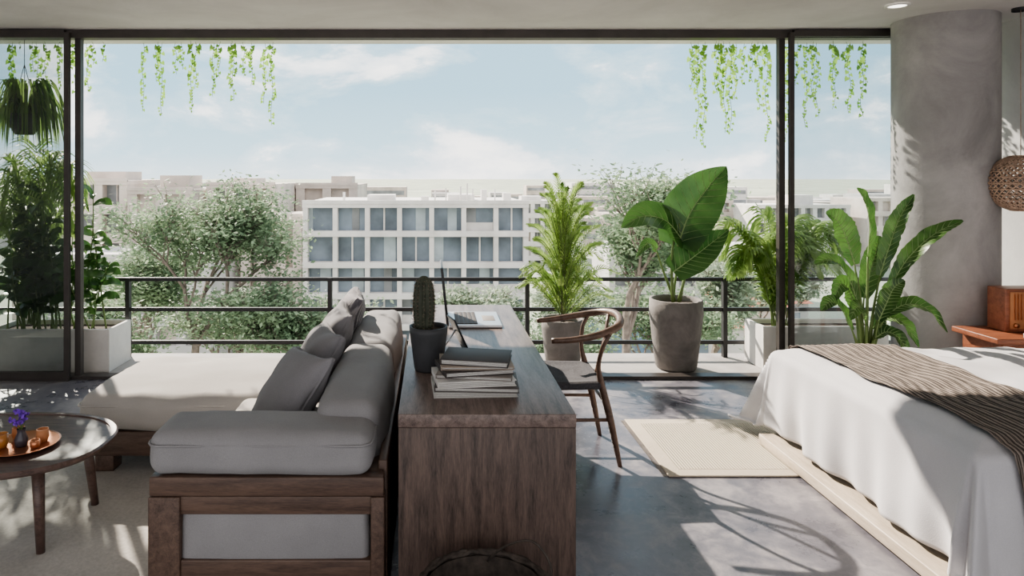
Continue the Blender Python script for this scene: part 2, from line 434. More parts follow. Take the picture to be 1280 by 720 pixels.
# ------------------------------------------------------------ wishbone chair
b=MB(); cy=3.95; cX=-.02
def T(p): return (p[0]+cX,p[1],p[2])
for s in (-1,1):
    y=cy+s*.235
    b.tube([T(q) for q in [(.60,y*1+s*.01,0),(.615,y,.25),(.62,cy+s*.215,.455)]],[.013,.018,.016],M_chairw,10)
    pts=smooth_pts([T(q) for q in [(1.05,cy+s*.225,0),(1.0,cy+s*.215,.25),(.955,cy+s*.20,.44),(.935,cy+s*.215,.55),(.95,cy+s*.25,.66),(.985,cy+s*.255,.73)]],16)
    b.tube(pts,[.012+.009*math.sin(math.pi*min(1,i/9)) for i in range(17)],M_chairw,10)
    b.tube([T((.61,cy+s*.22,.25)),T((.99,cy+s*.21,.25))],.010,M_chairw,8)
    b.tube([T((.62,cy+s*.215,.425)),T((.955,cy+s*.195,.425))],.013,M_chairw,8)
b.tube([T((.615,cy-.22,.33)),T((.615,cy+.22,.33))],.010,M_chairw,8)
b.tube([T((.985,cy-.21,.33)),T((.985,cy+.21,.33))],.010,M_chairw,8)
b.tube([T((.96,cy-.2,.43)),T((.96,cy+.2,.43))],.012,M_chairw,8)
rail=smooth_pts([T(q) for q in [(.67,cy-.255,.695),(.79,cy-.268,.705),(.93,cy-.26,.73),(1.055,cy-.185,.765),(1.095,cy,.785),(1.055,cy+.185,.765),(.93,cy+.26,.73),(.79,cy+.268,.705),(.67,cy+.255,.695)]],48)
b.tube(rail,[.014+.007*math.sin(math.pi*i/48) for i in range(49)],M_chairw,12,True,1.05)
b.tube(smooth_pts([T(q) for q in [(.97,cy,.44),(1.0,cy,.56),(1.02,cy-.01,.62),(1.07,cy-.1,.765)]],12),.010,M_chairw,8,True,1.6)
b.tube(smooth_pts([T(q) for q in [(.97,cy,.44),(1.0,cy,.56),(1.02,cy+.01,.62),(1.07,cy+.1,.765)]],12),.010,M_chairw,8,True,1.6)
def sd(p,h):
    u,v=p.x/h.x,p.y/h.y; q=p.copy(); q.y*=1-.12*(u+1)/2; q.z-=.016*(1-u*u)*(1-v*v)*(1 if p.z>0 else 0); q.z+=.0015*math.sin((abs(u) if abs(u)>abs(v) else abs(v))*90); return q
b.rbox(.595+cX,.975+cX,cy-.245,cy+.245,.418,.46,M_cord,.018,4,30,sd)
b.build('wishbone_chair')

# ------------------------------------------------------------ wicker basket
b=MB(); c=(.165,2.10,0); NR=18
prof=[(.001,.005),(.14,.005)]+[(.145+.062*math.sin(math.pi*min(1,i/NR*.62)),.01+i*.018) for i in range(NR)]
b.lathe(prof,c,M_wick,72,lambda t,z,i:1+.022*(1 if i%2 else -1)*math.cos(36*t))
rt=prof[-1][0]; rz=prof[-1][1]
for k in range(3):
    b.tube([(c[0]+(rt+.004*(k-1))*math.cos(t/40*2*math.pi),c[1]+(rt+.004*(k-1))*math.sin(t/40*2*math.pi),rz+.005+.006*math.sin(t*1.9+k*2)) for t in range(41)],.008,M_wick,6,False)
b.lathe([(rt-.015,rz),(rt-.025,.2),(.12,.02)],c,M_wick,48)
hp=smooth_pts([(c[0]+.195,c[1]-.03,rz),(c[0]+.2,c[1],rz+.08),(c[0]+.15,c[1]+.05,rz+.125),(c[0]+.07,c[1]+.1,rz+.08),(c[0]+.02,c[1]+.16,rz)],16)
b.tube(hp,.004,M_wick,6)
b.build('wicker_basket')

# ------------------------------------------------------------ coffee table
b=MB(); tc=(-1.93,3.04)
def outline(t,sx=.48,sy=.37,n=2.7):
    c_,s_=math.cos(t),math.sin(t)
    return (sx*math.copysign(abs(c_)**(2/n),c_),sy*math.copysign(abs(s_)**(2/n),s_)*(1-.12*c_))
N=72
def ring(k,z): return [(tc[0]+outline(2*math.pi*i/N)[0]*k,tc[1]+outline(2*math.pi*i/N)[1]*k,z) for i in range(N)]
lv=[(.9,.375),(.97,.38),(1,.392),(1,.402),(.985,.41),(.93,.41),(.925,.404),(.5,.404)]
vs=[];fs=[]
for k,z in lv: vs+=ring(k,z)
for l in range(len(lv)-1):
    for i in range(N): fs.append((l*N+i,l*N+(i+1)%N,(l+1)*N+(i+1)%N,(l+1)*N+i))
fs.append(tuple(range((len(lv)-1)*N,len(lv)*N))); fs.append(tuple(reversed(range(N))))
b.add(vs,fs,M_table,False)
for (x,y) in ((-1.64,2.85),(-1.62,3.27),(-2.22,2.85),(-2.22,3.25)):
    dx=(x-tc[0])*.9+tc[0]; dy=(y-tc[1])*.85+tc[1]
    b.tube([(x,y,.0142),(dx,dy,.378)],[.017,.027],M_table,14)
b.build('coffee_table')
TZ=.4045
b=MB(); c=(-1.80,2.99,TZ)
b.lathe([(.001,.0),(.10,0),(.145,.014),(.15,.018),(.14,.016),(.10,.006),(.001,.006)],c,M_copper,48); b.build('copper_tray')
def cup(x,y,r,h,mat,name):
    b=MB(); b.lathe([(.001,0),(r*.75,0),(r,h*.4),(r*.95,h),(r*.85,h),(r*.85,h*.4),(.001,h*.2)],(x,y,TZ+.007),mat,28); return b.build(name)
cup(-1.875,2.96,.028,.06,M_amber,'glass_cup'); cup(-1.735,3.03,.026,.055,M_clay,'clay_cup'); cup(-1.855,3.05,.026,.055,M_clay,'clay_cup'); cup(-1.725,2.955,.02,.035,M_copper,'copper_bowl')
b=MB(); x,y=-1.80,2.98; z=TZ+.007
b.lathe([(.001,0),(.024,0),(.028,.03),(.015,.06),(.018,.075)],(x,y,z),M_cupd,24)
for k in range(34):
    a=R.uniform(0,6.28); rr=R.uniform(0,.045); p=V((x+rr*math.cos(a),y+rr*math.sin(a),z+.125+R.uniform(-.03,.03)))
    if k<12: b.tube([(x,y,z+.06),p],.0012,M_stem,4,False)
    for j in range(5):
        d=V((R.uniform(-1,1),R.uniform(-1,1),R.uniform(-.3,1))).normalized()*.014
        b.blade([p,p+d*.6,p+d],.012,M_purple,(R.uniform(-1,1),-1,.3),seg=4,nc=2)
b.build('violet_flower_vase')

# ------------------------------------------------------------ bed
b=MB()
b.rbox(1.93,4.2,2.36,4.02,.014,.07,M_plat,.006)
b.box(2.12,4.18,2.63,4.05,.07,.50,M_duvet)
bed=b.build('bed')
BT=.575; BX0,BX1,BY0,BY1=2.09,4.19,2.60,4.08
def drape(x,y,top=BT,off=0,hang=.47,fl=1.0):
    dx=max(0,BX0-x); dy=max(0,BY0-y,y-BY1)
    cx=max(x,BX0); cyy=min(max(y,BY0),BY1)
    d=max(dx,dy)+.18*min(dx,dy)
    if d<=0:
        n=noise.noise(V((x*2.2,y*2.2,0)))*.018+noise.noise(V((x*7,y*5,1)))*.010+abs(noise.noise(V((x*5+y*3,y*4-x*2,4))))*.014
        ed=min(x-BX0,y-BY0,BY1-y); s=min(1,max(0,ed)/.09)
        return V((x,y,top+off+n*s-.03*(1-s)**2))
    hy=math.hypot(dx,dy); nx,ny=-dx/hy,(-dy if y<BY0 else dy)/hy
    r=.045
    if d<r*1.57: a=d/r; out=r*math.sin(a); zz=r*(1-math.cos(a))
    else: out=r; zz=r+d-r*1.57
    corner=min(dx,dy)/max(dx,dy)
    along=(y*1.0 if dx>dy else x*1.0)
    q=zz/.47
    fold=(math.sin(along*13+.9*math.sin(along*5))*.5+.4*math.sin(along*29+1+2*q))*.030*q+noise.noise(V((x*3,y*3,2)))*.035*q
    ang=math.atan2(dy,dx)
    fold=fold*(1-corner)+corner*(.05+.03*math.sin(ang*9))*q*2.2
    out+=fold*fl+.05*q+off
    z=top-.03-zz+(off if d<.05 else 0)
    if z<.085: out+=min(.05,(.085-z)*.5); z=.085+.004*math.sin(along*40)
    return V((cx+nx*out,cyy+ny*out,z))
b=MB(); nx_,ny_=150,150
xs=[BX0-.47+(BX1-BX0+.47)*i/nx_ for i in range(nx_+1)]
ys=[BY0-.47+(BY1-BY0+.94)*j/ny_ for j in range(ny_+1)]
vs=[drape(x,y) for x in xs for y in ys]
fs=[(i*(ny_+1)+j,(i+1)*(ny_+1)+j,(i+1)*(ny_+1)+j+1,i*(ny_+1)+j+1) for i in range(nx_) for j in range(ny_)]
b.add(vs,fs,M_duvet); o=b.build('duvet',bed)
m=o.modifiers.new('s','SOLIDIFY'); m.thickness=.012; m.offset=-1
b=MB(); nx_,ny_=90,150
xs=[2.17+.58*i/nx_ for i in range(nx_+1)]; ys=[BY0-.55+(BY1-BY0+.85)*j/ny_ for j in range(ny_+1)]
vs=[]
for x in xs:
    for y in ys:
        xx=x+.02*math.sin(y*3.1)+.012*math.sin(y*9)
        p=drape(xx,y,BT,.018+.004*math.sin(x*200)); vs.append(p)
fs=[(i*(ny_+1)+j,(i+1)*(ny_+1)+j,(i+1)*(ny_+1)+j+1,i*(ny_+1)+j+1) for i in range(nx_) for j in range(ny_)]
b.add(vs,fs,M_throw); o=b.build('throw_blanket',bed)
def bp(x,y,sx,sy,ry):
    def f(p,h):
        u,v=p.x/h.x,p.y/h.y; th=(max(0,1-u*u)**.4)*(max(0,1-v*v)**.4)
        return V((p.x*(1-.07*(1-v*v)*abs(u)**3),p.y*(1-.07*(1-u*u)*abs(v)**3),p.z*(.1+th)))+noise.noise_vector(p*8)*.008
    M=Matrix.Translation((x,y,BT+.095))@Matrix.Rotation(ry,4,'Y')
    b=MB(); b.rbox(-sx,sx,-sy,sy,-.07,.07,M_duvet,.02,2,14,f,M); b.build('bed_pillow',bed)
bp(3.75,3.72,.24,.33,-.12); bp(3.75,2.98,.24,.33,-.12)

# ------------------------------------------------------------ nightstand, radio, lamp
b=MB(); dy=-.19
b.rbox(3.52,4.23,4.42+dy,4.80+dy,.54,.575,M_red,.006); b.rbox(3.58,4.2,4.45+dy,4.78+dy,.42,.5395,M_red,.004)
b.rbox(3.64,4.14,4.444+dy,4.4495+dy,.44,.525,M_red,.003); b.tube([(3.9,4.44+dy,.482),(3.9,4.425+dy,.482)],.01,M_copper,10)
for x in (3.60,4.17):
    for y in (4.48,4.74): b.tube([(x,y+dy,0),(x,y+dy,.4195)],[.014,.02],M_red,10)
b.build('nightstand')
b=MB(); z=.576; dy=-.12
b.rbox(3.72,4.00,4.53+dy,4.68+dy,z,z+.28,M_red,.008)
b.rbox(3.745,3.975,4.523+dy,4.5295+dy,z+.02,z+.26,M_clay,.003)
for k in range(9): b.box(3.77+k*.021,3.778+k*.021,4.516+dy,4.5225+dy,z+.08,z+.25,M_copper)
b.tube([(3.78,4.523+dy,z+.045),(3.78,4.51+dy,z+.045)],.016,M_copper,14); b.tube([(3.94,4.523+dy,z+.045),(3.94,4.51+dy,z+.045)],.016,M_copper,14)
b.build('tabletop_radio')
b=MB(); c=V((4.0,4.62,1.54)); r=.19
for k in range(30):
    for sgn in (1,-1):
        a0=2*math.pi*k/30
        pts=[]
        for i in range(21):
            ph=-1.36+2.72*i/20; a=a0+sgn*ph*1.1
            pts.append(c+V((math.cos(a)*math.cos(ph),math.sin(a)*math.cos(ph),math.sin(ph)))*r)
        b.tube(pts,.0055,M_ratt,4,False)
for i in range(-6,7):
    ph=i*.21; 
    b.tube([c+V((math.cos(t*.2618)*math.cos(ph),math.sin(t*.2618)*math.cos(ph),math.sin(ph)))*r*1.01 for t in range(25)],.0055,M_ratt,4,False)
b.lathe([(.04,-.03),(.05,.0),(.03,.05),(.001,.06)],(c.x,c.y,c.z),M_white,16)
b.tube([(c.x,c.y,c.z+.05),(c.x,c.y,2.72)],.0025,M_ratt,6)
b.lathe([(.05,-.02),(.05,0)],(c.x,c.y,2.73),M_black,20)
b.build('rattan_pendant_lamp')

# ------------------------------------------------------------ plants
def pot(b,c,r0,r1,h,mat,n=40):
    b.lathe([(.001,0),(r0*.9,0),(r0,.02),(r0+(r1-r0)*.45,h*.35),(r1,h*.8),(r1*.985,h),(r1*.88,h),(r1*.86,h-.05)],c,mat,n)
    b.disc((c[0],c[1],c[2]+h-.045),r1*.87,M_soil)
# alocasia
b=MB(); c=V((2.03,5.66,-.01)); pot(b,c,.165,.215,.575,M_pot)
U=.0066; o=V((c.x,c.y,.57))
def L(x,y,z): return o+V((x*U,y*U,z*U))
heart=lambda t:(math.sin(math.pi*min(1,.2+t*.8))**.75)*(1-.2*t**3) if t<1 else 0
for (stem,leaf,w,n) in (
  ([L(3,0,-5),L(12,-2,40),L(2,-5,95)],[L(0,-5,66),L(14,-8,106),L(36,-12,140),L(58,-14,166)],.44,(-.5,-1,.15)),
  ([L(-4,0,-5),L(-6,-2,50),L(-2,-5,88)],[L(8,-5,72),L(-16,-10,98),L(-46,-14,104),L(-74,-18,90)],.32,(.1,-.8,.8)),
  ([L(6,3,-5),L(10,0,30),L(0,-5,45)],[L(-6,-8,34),L(16,-12,52),L(38,-14,70),L(60,-16,88)],.30,(-.5,-1,.6)),
  ([L(0,3,-5),L(-12,8,30),L(-22,8,60)],[L(-22,8,60),L(-30,6,68),L(-38,4,66),L(-50,2,50)],.10,(0,-1,.9)),
  ([L(-2,6,-5),L(5,12,30),L(14,14,55)],[L(8,14,60),L(22,14,80),L(34,14,90),L(54,12,88)],.20,(0,-.6,1))):
    b.tube(smooth_pts(stem,10),[.014-.0008*i for i in range(11)],M_stem,8)
    b.blade(leaf,w,M_lfA,n,heart,.22,8,.05,24,.007,0,4)
b.build('potted_alocasia')
# bird of paradise inside
b=MB(); c=V((2.86,4.5,0)); pot(b,c,.14,.17,.36,M_potd)
U=.0052; o=V((c.x,c.y,.46))
ban=lambda t: math.sin(math.pi*min(1,.06+t*.93))**.6
for (st,lf,w,n) in (
  ([(0,0,-25),(-6,-2,60),(-15,-4,105)],[(-15,-4,105),(-28,-8,140),(-42,-12,162),(-58,-16,172)],.16,(-.3,-1,.5)),
  ([(2,0,-25),(4,0,60),(2,-4,115)],[(2,-4,115),(2,-8,155),(-8,-14,185),(-22,-20,202)],.13,(.8,-1,.3)),
  ([(4,2,-25),(12,2,40),(20,0,90)],[(20,0,90),(30,-4,130),(40,-8,165),(55,-12,194)],.12,(-1.3,-1,.2)),
  ([(5,0,-25),(18,-2,40),(32,-4,80)],[(32,-4,80),(50,-10,115),(78,-16,145),(110,-20,162)],.12,(-.5,-.8,1)),
  ([(-3,-2,-25),(-8,-4,25),(-14,-8,60)],[(-14,-8,60),(-30,-12,95),(-52,-18,112),(-76,-22,108)],.12,(0,-.7,.9)),
  ([(4,-2,-25),(14,-6,20),(22,-8,42)],[(22,-8,42),(45,-12,56),(70,-16,50),(92,-18,22)],.12,(0,-.7,1)),
  ([(-4,-2,-25),(-12,-4,5),(-20,-8,22)],[(-20,-8,22),(-36,-12,50),(-52,-16,60),(-66,-20,50)],.11,(0,-.7,1)),
  ([(2,2,-25),(10,4,5),(14,6,22)],[(14,6,22),(30,2,36),(48,-4,30),(62,-10,2)],.12,(0,-.7,1)),
  ([(0,4,-25),(2,8,20),(6,10,60)],[(6,10,60),(16,12,95),(24,14,118),(28,14,140)],.15,(-.4,-1,.1)),
  ([(-2,4,-25),(-4,6,20),(-8,6,45)],[(-8,6,45),(-18,2,70),(-32,-4,80),(-44,-8,60)],.12,(-.3,-1,.5)),
  ([(3,-4,-25),(8,-8,10),(12,-10,35)],[(12,-10,35),(20,-14,60),(26,-18,78),(36,-22,88)],.12,(-.9,-1,.2)),
  ([(-1,-4,-25),(-2,-8,10),(-4,-10,30)],[(-4,-10,30),(-12,-14,48),(-22,-20,54),(-34,-26,40)],.10,(.4,-.6,.9)),
  ([(1,-3,-25),(4,-6,0),(8,-10,14)],[(8,-10,14),(20,-14,22),(32,-20,14),(40,-24,-8)],.10,(-.2,-.6,1)),
  ):
    st=[o+V(p)*U for p in st]; lf=[o+V(p)*U for p in lf]
    b.tube(smooth_pts(st,10),[.013-.0008*i for i in range(11)],M_stem,8)
    b.blade(lf,w,M_lfB,n,ban,.35,8,.10,28,.005,.14,3)
b.build('potted_bird_of_paradise')
# pinnate palms
def frond(b,sp,ln,mat,n=34,w=.018,nrm=None,droop=.35,fwd=.65):
    P=smooth_pts(sp,n); b.tube(P,[.005*(1-.8*i/n) for i in range(n+1)],M_stem,5,False)
    for i in range(int(n*.15),n+1):
        t=i/n; d=(P[min(i+1,n)]-P[max(i-1,0)]).normalized()
        side=d.cross(V((0,0,1)) if nrm is None else V(nrm)).normalized()
        l=ln*math.sin(math.pi*(.12+.8*t))
        for s in (-1,1):
            e=P[i]+(side*s*.8+d*fwd+V((0,0,.15))).normalized()*l*.55; f=P[i]+(side*s*.85+d*(fwd+.05)).normalized()*l+V((0,0,-droop*l))
            b.blade([P[i],e,f],w,mat,(R.uniform(-.4,.4),-.6,1),None,.15,2,0,5)
# feathery plume plant
b=MB(); c=V((1.10,5.72,-.01)); pot(b,c,.14,.178,.40,M_pot)
b.tube([(c.x,c.y,.3),(c.x+.01,c.y,.8),(c.x,c.y,1.1)],[.02,.016,.01],M_bark,8)
for k in range(84):
    a=k*2.4; t=(k/83)**1.1
    z0=.36+.72*t; reach=(.33*(1-t)**.55+.09)*R.uniform(.65,1.15); rise=R.uniform(.2,.38)+.16*t
    e=V((math.cos(a),math.sin(a)*.5,0)); o=V((c.x,c.y,z0))
    tip=1.04 if t>.35 else .78
    frond(b,[o,o+e*reach*.35+V((0,0,rise*.5)),o+e*reach*.75+V((0,0,rise*.92)),o+e*reach*1.12+V((0,0,rise*tip))],.078,M_lfC,24,.0095,(0,-.7,1),.1,1.3)
b.build('potted_feather_palm')
def palm(name,c,n,ln,leaf,span,H,mat=M_lfP,az0=0,az1=6.28,front=None,b=None,w=.018):
    bb=b or MB()
    if front: front(bb)
    for k in range(n):
        a=az0+(az1-az0)*(k+.5)/n+R.uniform(-.2,.2); s=span*R.uniform(.6,1); h=H*R.uniform(.6,1)
        o=V((c[0]+R.uniform(-.05,.05),c[1]+R.uniform(-.04,.04),c[2])); e=V((math.cos(a),math.sin(a)*.32,0))
        frond(bb,[o,o+e*s*.25+V((0,0,h*.6)),o+e*s*.65+V((0,0,h*.95)),o+e*s+V((0,0,h*.72))],leaf,mat,34,w)
    return None if b else bb.build(name)
def trough(x0,x1,y0,y1,h,mat=M_white):
    def f(b):
        z=-.01
        b.rbox(x0+.01,x1-.01,y0+.01,y1-.01,z,z+.03,mat,.004)
        b.rbox(x0,x1,y0,y0+.03,z,z+h,mat,.006); b.rbox(x0,x1,y1-.03,y1,z,z+h,mat,.006)
        b.rbox(x0+.001,x0+.03,y0+.02,y1-.02,z,z+h-.001,mat,.006); b.rbox(x1-.03,x1-.001,y0+.02,y1-.02,z,z+h-.001,mat,.006)
        b.box(x0+.02,x1-.02,y0+.02,y1-.02,z+.02,z+h-.04,M_soil)
    return f
palm('potted_areca_palm',(2.93,5.75,.28),22,.6,.25,.60,1.05,M_lfP,front=trough(2.72,3.75,5.58,5.92,.36),w=.022)
# left planter with shrubs and a tall palm
b=MB(); trough(-3.62,-2.62,5.52,5.92,.35)(b)
for k in range(28):
    x=R.uniform(-3.52,-2.75); lim=1.25 if x<-2.95 else .95
    base=V((x,R.uniform(5.6,5.82),.3)); top=base+V((R.uniform(-.25,.25),R.uniform(-.12,.08),R.uniform(.35,1)*lim))
    sp=smooth_pts([base,base.lerp(top,.5)+V((R.uniform(-.06,.06),0.02,.05)),top],12); b.tube(sp,[.008-.0004*i for i in range(13)],M_stem,5,False)
    for i in range(15):
        p=sp[3+int(R.random()*9)]; a=R.uniform(0,6.28); e=V((math.cos(a),math.sin(a)*.6,R.uniform(-.1,.7))).normalized(); l=R.uniform(.10,.2)
        b.blade([p,p+e*l*.6,p+e*l+V((0,0,-.3*l))],l*.5,M_lfS,(R.uniform(-.6,.6),-.8,1),None,.2,2,0,6)
palm('',(-3.38,5.75,.34),15,.8,.28,.5,1.6,M_lfP,b=b,w=.022)
b.build('planter_shrubs')
# hanging spider plant
b=MB(); c=V((-3.38,5.64,1.93))
b.lathe([(.001,0),(.07,.0),(.105,.06),(.115,.17),(.105,.17),(.10,.13)],c,M_potd,32); b.disc((c.x,c.y,c.z+.14),.10,M_soil)
for k in range(3):
    a=k*2.09; b.tube([(c.x+.11*math.cos(a),c.y+.11*math.sin(a),c.z+.165),(c.x,c.y,c.z+.58),(c.x,c.y,2.755)],.003,M_bark,4,False)
for k in range(170):
    a=R.uniform(0,6.28); s=R.uniform(.12,.34); h=R.uniform(.08,.34); e=V((math.cos(a),math.sin(a)*.5,0)); o=V((c.x,c.y,c.z+.13))+e*.05
    b.blade([o,o+e*s*.4+V((0,0,h)),o+e*s*.8+V((0,0,h*.6)),o+e*s*1.0+V((0,0,-R.uniform(.0,.3)))],.022,M_lfS if k%4==0 else M_lfP,(R.uniform(-.3,.3),-.5,1),lambda t:(1-t)**.4,.15,2,0,9)
b.build('hanging_spider_plant')
# vines
def vines(x0,x1,n,lmin,lmax):
    b=MB()
    for k in range(n):
        x=x0+(x1-x0)*(k+R.uniform(.1,.9))/n; y=R.uniform(5.88,6.0); l=R.uniform(lmin,lmax)*(R.random()**.4)
        pts=[V((x+.01*math.sin(i*.9+k),y+.01*math.cos(i+k),2.756-l*i/12)) for i in range(13)]
        b.tube(pts,.0018,M_stem,4,False)
        nl=int(l/.026)
        for i in range(1,nl):
            t=i/nl; p=pts[int(t*12)].lerp(pts[min(12,int(t*12)+1)],t*12-int(t*12))
            a=R.uniform(0,6.28); e=V((math.cos(a)*.6,math.sin(a)*.4,-.8)).normalized(); s=R.uniform(.028,.048)*(1.15-.5*t)
            sd_=e.cross(V((R.uniform(-.4,.4),-1,.2))).normalized(); q=p+e*.006+V((math.cos(a),math.sin(a),0))*.010
            b.add([q,q+sd_*s*.5-e*s*.15,q+sd_*s*.42+e*s*.4,q+e*s,q-sd_*s*.42+e*s*.4,q-sd_*s*.5-e*s*.15],[(0,1,2,3),(0,3,4,5)],M_lfV,False)
    return b.build('hanging_vine')
vines(-3.75,-2.85,13,.35,.66); vines(-2.55,-1.35,15,.35,.75); vines(2.25,2.98,13,.45,1.0); vines(3.1,3.85,11,.4,.95)

# ------------------------------------------------------------ outside: trees
def tree(c,l0,spread,nleaf=26,seed=1,trunk_r=.16,mat=None,sz=1.0,sq=1.0):
    rr=random.Random(seed); b=MB(); mat=mat or M_lfT
    def rec(p,d,l,r,dep):
        q=p+d*l; mid=p.lerp(q,.5)+V((rr.uniform(-.08,.08),rr.uniform(-.08,.08),0))*l
        b.tube([p,mid,q],[r,r*.85,r*.65],M_bark,4,False)
        if dep<=2:
            for i in range(nleaf):
                t=rr.random(); o=p.lerp(q,t)+V((rr.gauss(0,.30),rr.gauss(0,.30),rr.gauss(0,.12)))*(1 if dep else 1.25)
                s=rr.uniform(.05,.105)*sz; a=V((rr.uniform(-1,1),rr.uniform(-1,1),rr.uniform(-.6,.4))).normalized(); e=a.cross(V((rr.uniform(-1,1),rr.uniform(-1,1),1))).normalized()
                b.add([o,o+a*s+e*s*.5,o+a*s*2,o+a*s-e*s*.5],[(0,1,2,3)],mat,False)
        if dep==0: return
        for k in range(3 if dep!=3 else 4):
            a=rr.uniform(0,6.28); e=V((math.cos(a),math.sin(a),0))
            nd=(d*1.0+e*rr.uniform(.45,.95)*spread+V((0,0,.2*sq))).normalized()
            rec(p.lerp(q,rr.uniform(.5,1)),nd,l*rr.uniform(.66,.86),r*.58,dep-1)
    b.tube([(c[0],c[1],-16),(c[0]+.2,c[1],-8),(c[0],c[1],c[2])],[trunk_r*1.8,trunk_r*1.3,trunk_r],M_bark,8,False)
    rec(V(c),V((0,0,1)),l0,trunk_r,5)
    return b.build('street_tree')
tree((-6.9,20,-5.4),2.55,1.0,34,3,.15)
tree((-4.7,21,-7.0),1.95,1.0,28,11,.12)
tree((5.7,20,-4.6),2.2,.65,36,5,.15)
tree((-10.4,24,-6.0),2.0,.85,24,8,.12)
tree((-8.6,19,-6.6),1.8,1.0,28,31,.12)
tree((4.2,22,-7.0),1.4,.95,20,21,.12)
tree((7.8,24,-7.2),1.7,.95,22,41,.12)
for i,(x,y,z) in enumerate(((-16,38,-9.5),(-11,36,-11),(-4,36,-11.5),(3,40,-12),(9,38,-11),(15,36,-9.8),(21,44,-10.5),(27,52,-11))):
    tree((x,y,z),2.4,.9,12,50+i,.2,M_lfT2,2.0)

# ------------------------------------------------------------ outside: buildings
def building(name,x0,x1,y,dep,top,base,nx,fh,mat,win,mem=.3,extras=(),seed=0,rec_=.7,ruin=0):
    rr=random.Random(seed); b=MB()
    b.box(x0+.05,x1-.05,y+rec_,y+dep-.1,base,top-.35,win)
    b.box(x0-.02,x0+mem,y+.04,y+dep-.05,base,top-.04,mat); b.box(x1-mem,x1+.02,y+.04,y+dep-.05,base,top-.04,mat)
    b.box(x0-.05,x1+.05,y-.04,y+dep,top-.45,top,mat)
    b.box(x0-.05,x1+.05,y-.1,y+.15,top-.1,top+.22,mat)
    p=(x1-x0)/nx
    for i in range(1,nx): b.box(x0+i*p-mem/2,x0+i*p+mem/2,y,y+rec_+.02,base,top-.46,mat)
    z=top-fh; 
    while z>base:
        b.box(x0-.03,x1+.03,y-.12,y+rec_+.03,z-mem*.6,z+mem*.6,mat)
        for i in range(nx):
            xa=x0+i*p+mem/2+.01; xb=x0+(i+1)*p-mem/2-.01; k=rr.random()
            if k<.5: b.box(xa+(xb-xa)*.48,xa+(xb-xa)*.54,y+rec_-.1,y+rec_+.02,z+.1,z+fh-.3,mat)
            if k>.65: 
                f0=rr.choice((0,.5)); b.box(xa+(xb-xa)*f0,xa+(xb-xa)*(f0+rr.uniform(.2,.5)),y+rec_-.06,y+rec_+.02,z+.1,z+fh-.3,rr.choice([M_bwin2,M_bwin3,M_bwin3]))
            if rr.random()<ruin: b.box(xa,xb,y+rec_-.2,y+rec_+.01,z+.1,z+fh-.3,rr.choice([M_bbeige,M_bpink,mat]))
            elif rr.random()<.3: b.box(xa,xb,y+rec_-.12,y+rec_+.02,z+.1,z+fh*.35,mat)
        z-=fh
    for (a,c_,e,g,h) in extras: b.box(a,c_,y+e,y+e+g,top-.02,top+h,mat)
    return b.build(name)
clut=[(-6,-3.5,3,3,.6),(1.5,4,4,4,.6),(4.5,5,2,1,1.1),(2.5,2.65,1,.3,1.4),(3.1,3.22,1,.3,1.7),(3.6,3.7,1,.3,1.2),(-8,-7.8,1,.2,.9),(6.5,7.2,2,1,.8),(-1,-.3,2,1,.5),(0.2,.35,1.5,.3,1.0),(1.2,1.3,1,.2,1.3),(5.6,5.7,1,.2,1.2)]
building('apartment_building',-11.4,8.5,60,14,-.9,-16,7,2.75,M_bwhite,M_bwin,.42,clut,2,.8,.10)
building('apartment_building',-42,-30.5,68,14,1.0,-16,4,2.9,M_bpink,M_bwin2,.8,[(-36,-32,3,4,.9)],3,1,.35)
building('apartment_building',-30,-23.6,67,14,.1,-16,2,2.8,M_bbeige,M_bwin2,.9,[(-28,-25,3,4,1.4)],4,1,.5)
building('apartment_building',-23.2,-16.2,70,12,.6,-16,3,2.7,M_bpink,M_bwin2,.9,[(-21,-18.6,2,4,.6)],5,1,.5)
building('apartment_building',-16,-8.8,80,12,.4,-16,2,2.8,M_bbeige,M_bwin2,1.0,[(-12,-9.5,1,3,1.0)],6,1,.7)
building('apartment_building',-17.4,-11.9,62,8,-2.2,-16,3,2.6,M_bpink,M_bwin2,.8,[(-16,-15,1,3,1.0)],16,1,.6)
building('apartment_building',-33,-18.2,56,8,-5.2,-16,6,2.6,M_bgrey,M_bwin2,.8,[],7,1,.6)
building('apartment_building',14,30,135,12,-3.8,-16,8,2.8,M_bwhite,M_bwin2,.8,[(18,22,2,4,1)],8,1,.3)
building('apartment_building',44,62,140,12,-3.8,-16,8,2.8,M_bbeige,M_bwin2,.8,[(50,55,2,4,2.0)],9,1,.3)
building('apartment_building',62,80,130,12,-4.4,-16,8,2.8,M_bwhite,M_bwin2,.8,[(70,74,2,4,2)],10,1,.3)
building('apartment_building',82,104,128,12,-3.0,-16,9,2.8,M_bpink,M_bwin2,.8,[],12,1,.3)
building('apartment_building',24,48,92,10,-8.5,-16,8,2.8,M_bgrey,M_bwin2,.8,[],13,1,.3)
b=MB()
for (x0,x1,y,z,m1,m2) in ((17,22,48,-9.2,M_bwhite,M_brick),(22.5,26,50,-8.2,M_bpink,M_brick),(12.5,16.5,50,-9.6,M_bblue,M_bgrey),(26.5,31,56,-9.0,M_bgrey,M_brick)):
    b.box(x0,x1,y,y+6,-16,z,m1); b.add([(x0-.3,y-.3,z),(x1+.3,y-.3,z),(x1+.3,y+6.3,z),(x0-.3,y+6.3,z),((x0*.8+x1*.2),y+3,z+1.2),((x0*.2+x1*.8),y+3,z+1.2)],[(0,1,5,4),(1,2,5),(2,3,4,5),(3,0,4)],m2,False)
    for k in range(3): b.box(x0+.5+k*1.3,x0+1.2+k*1.3,y-.05,y+.1,z-2,z-.8,M_bwin)
b.build('townhouses')
b=MB()
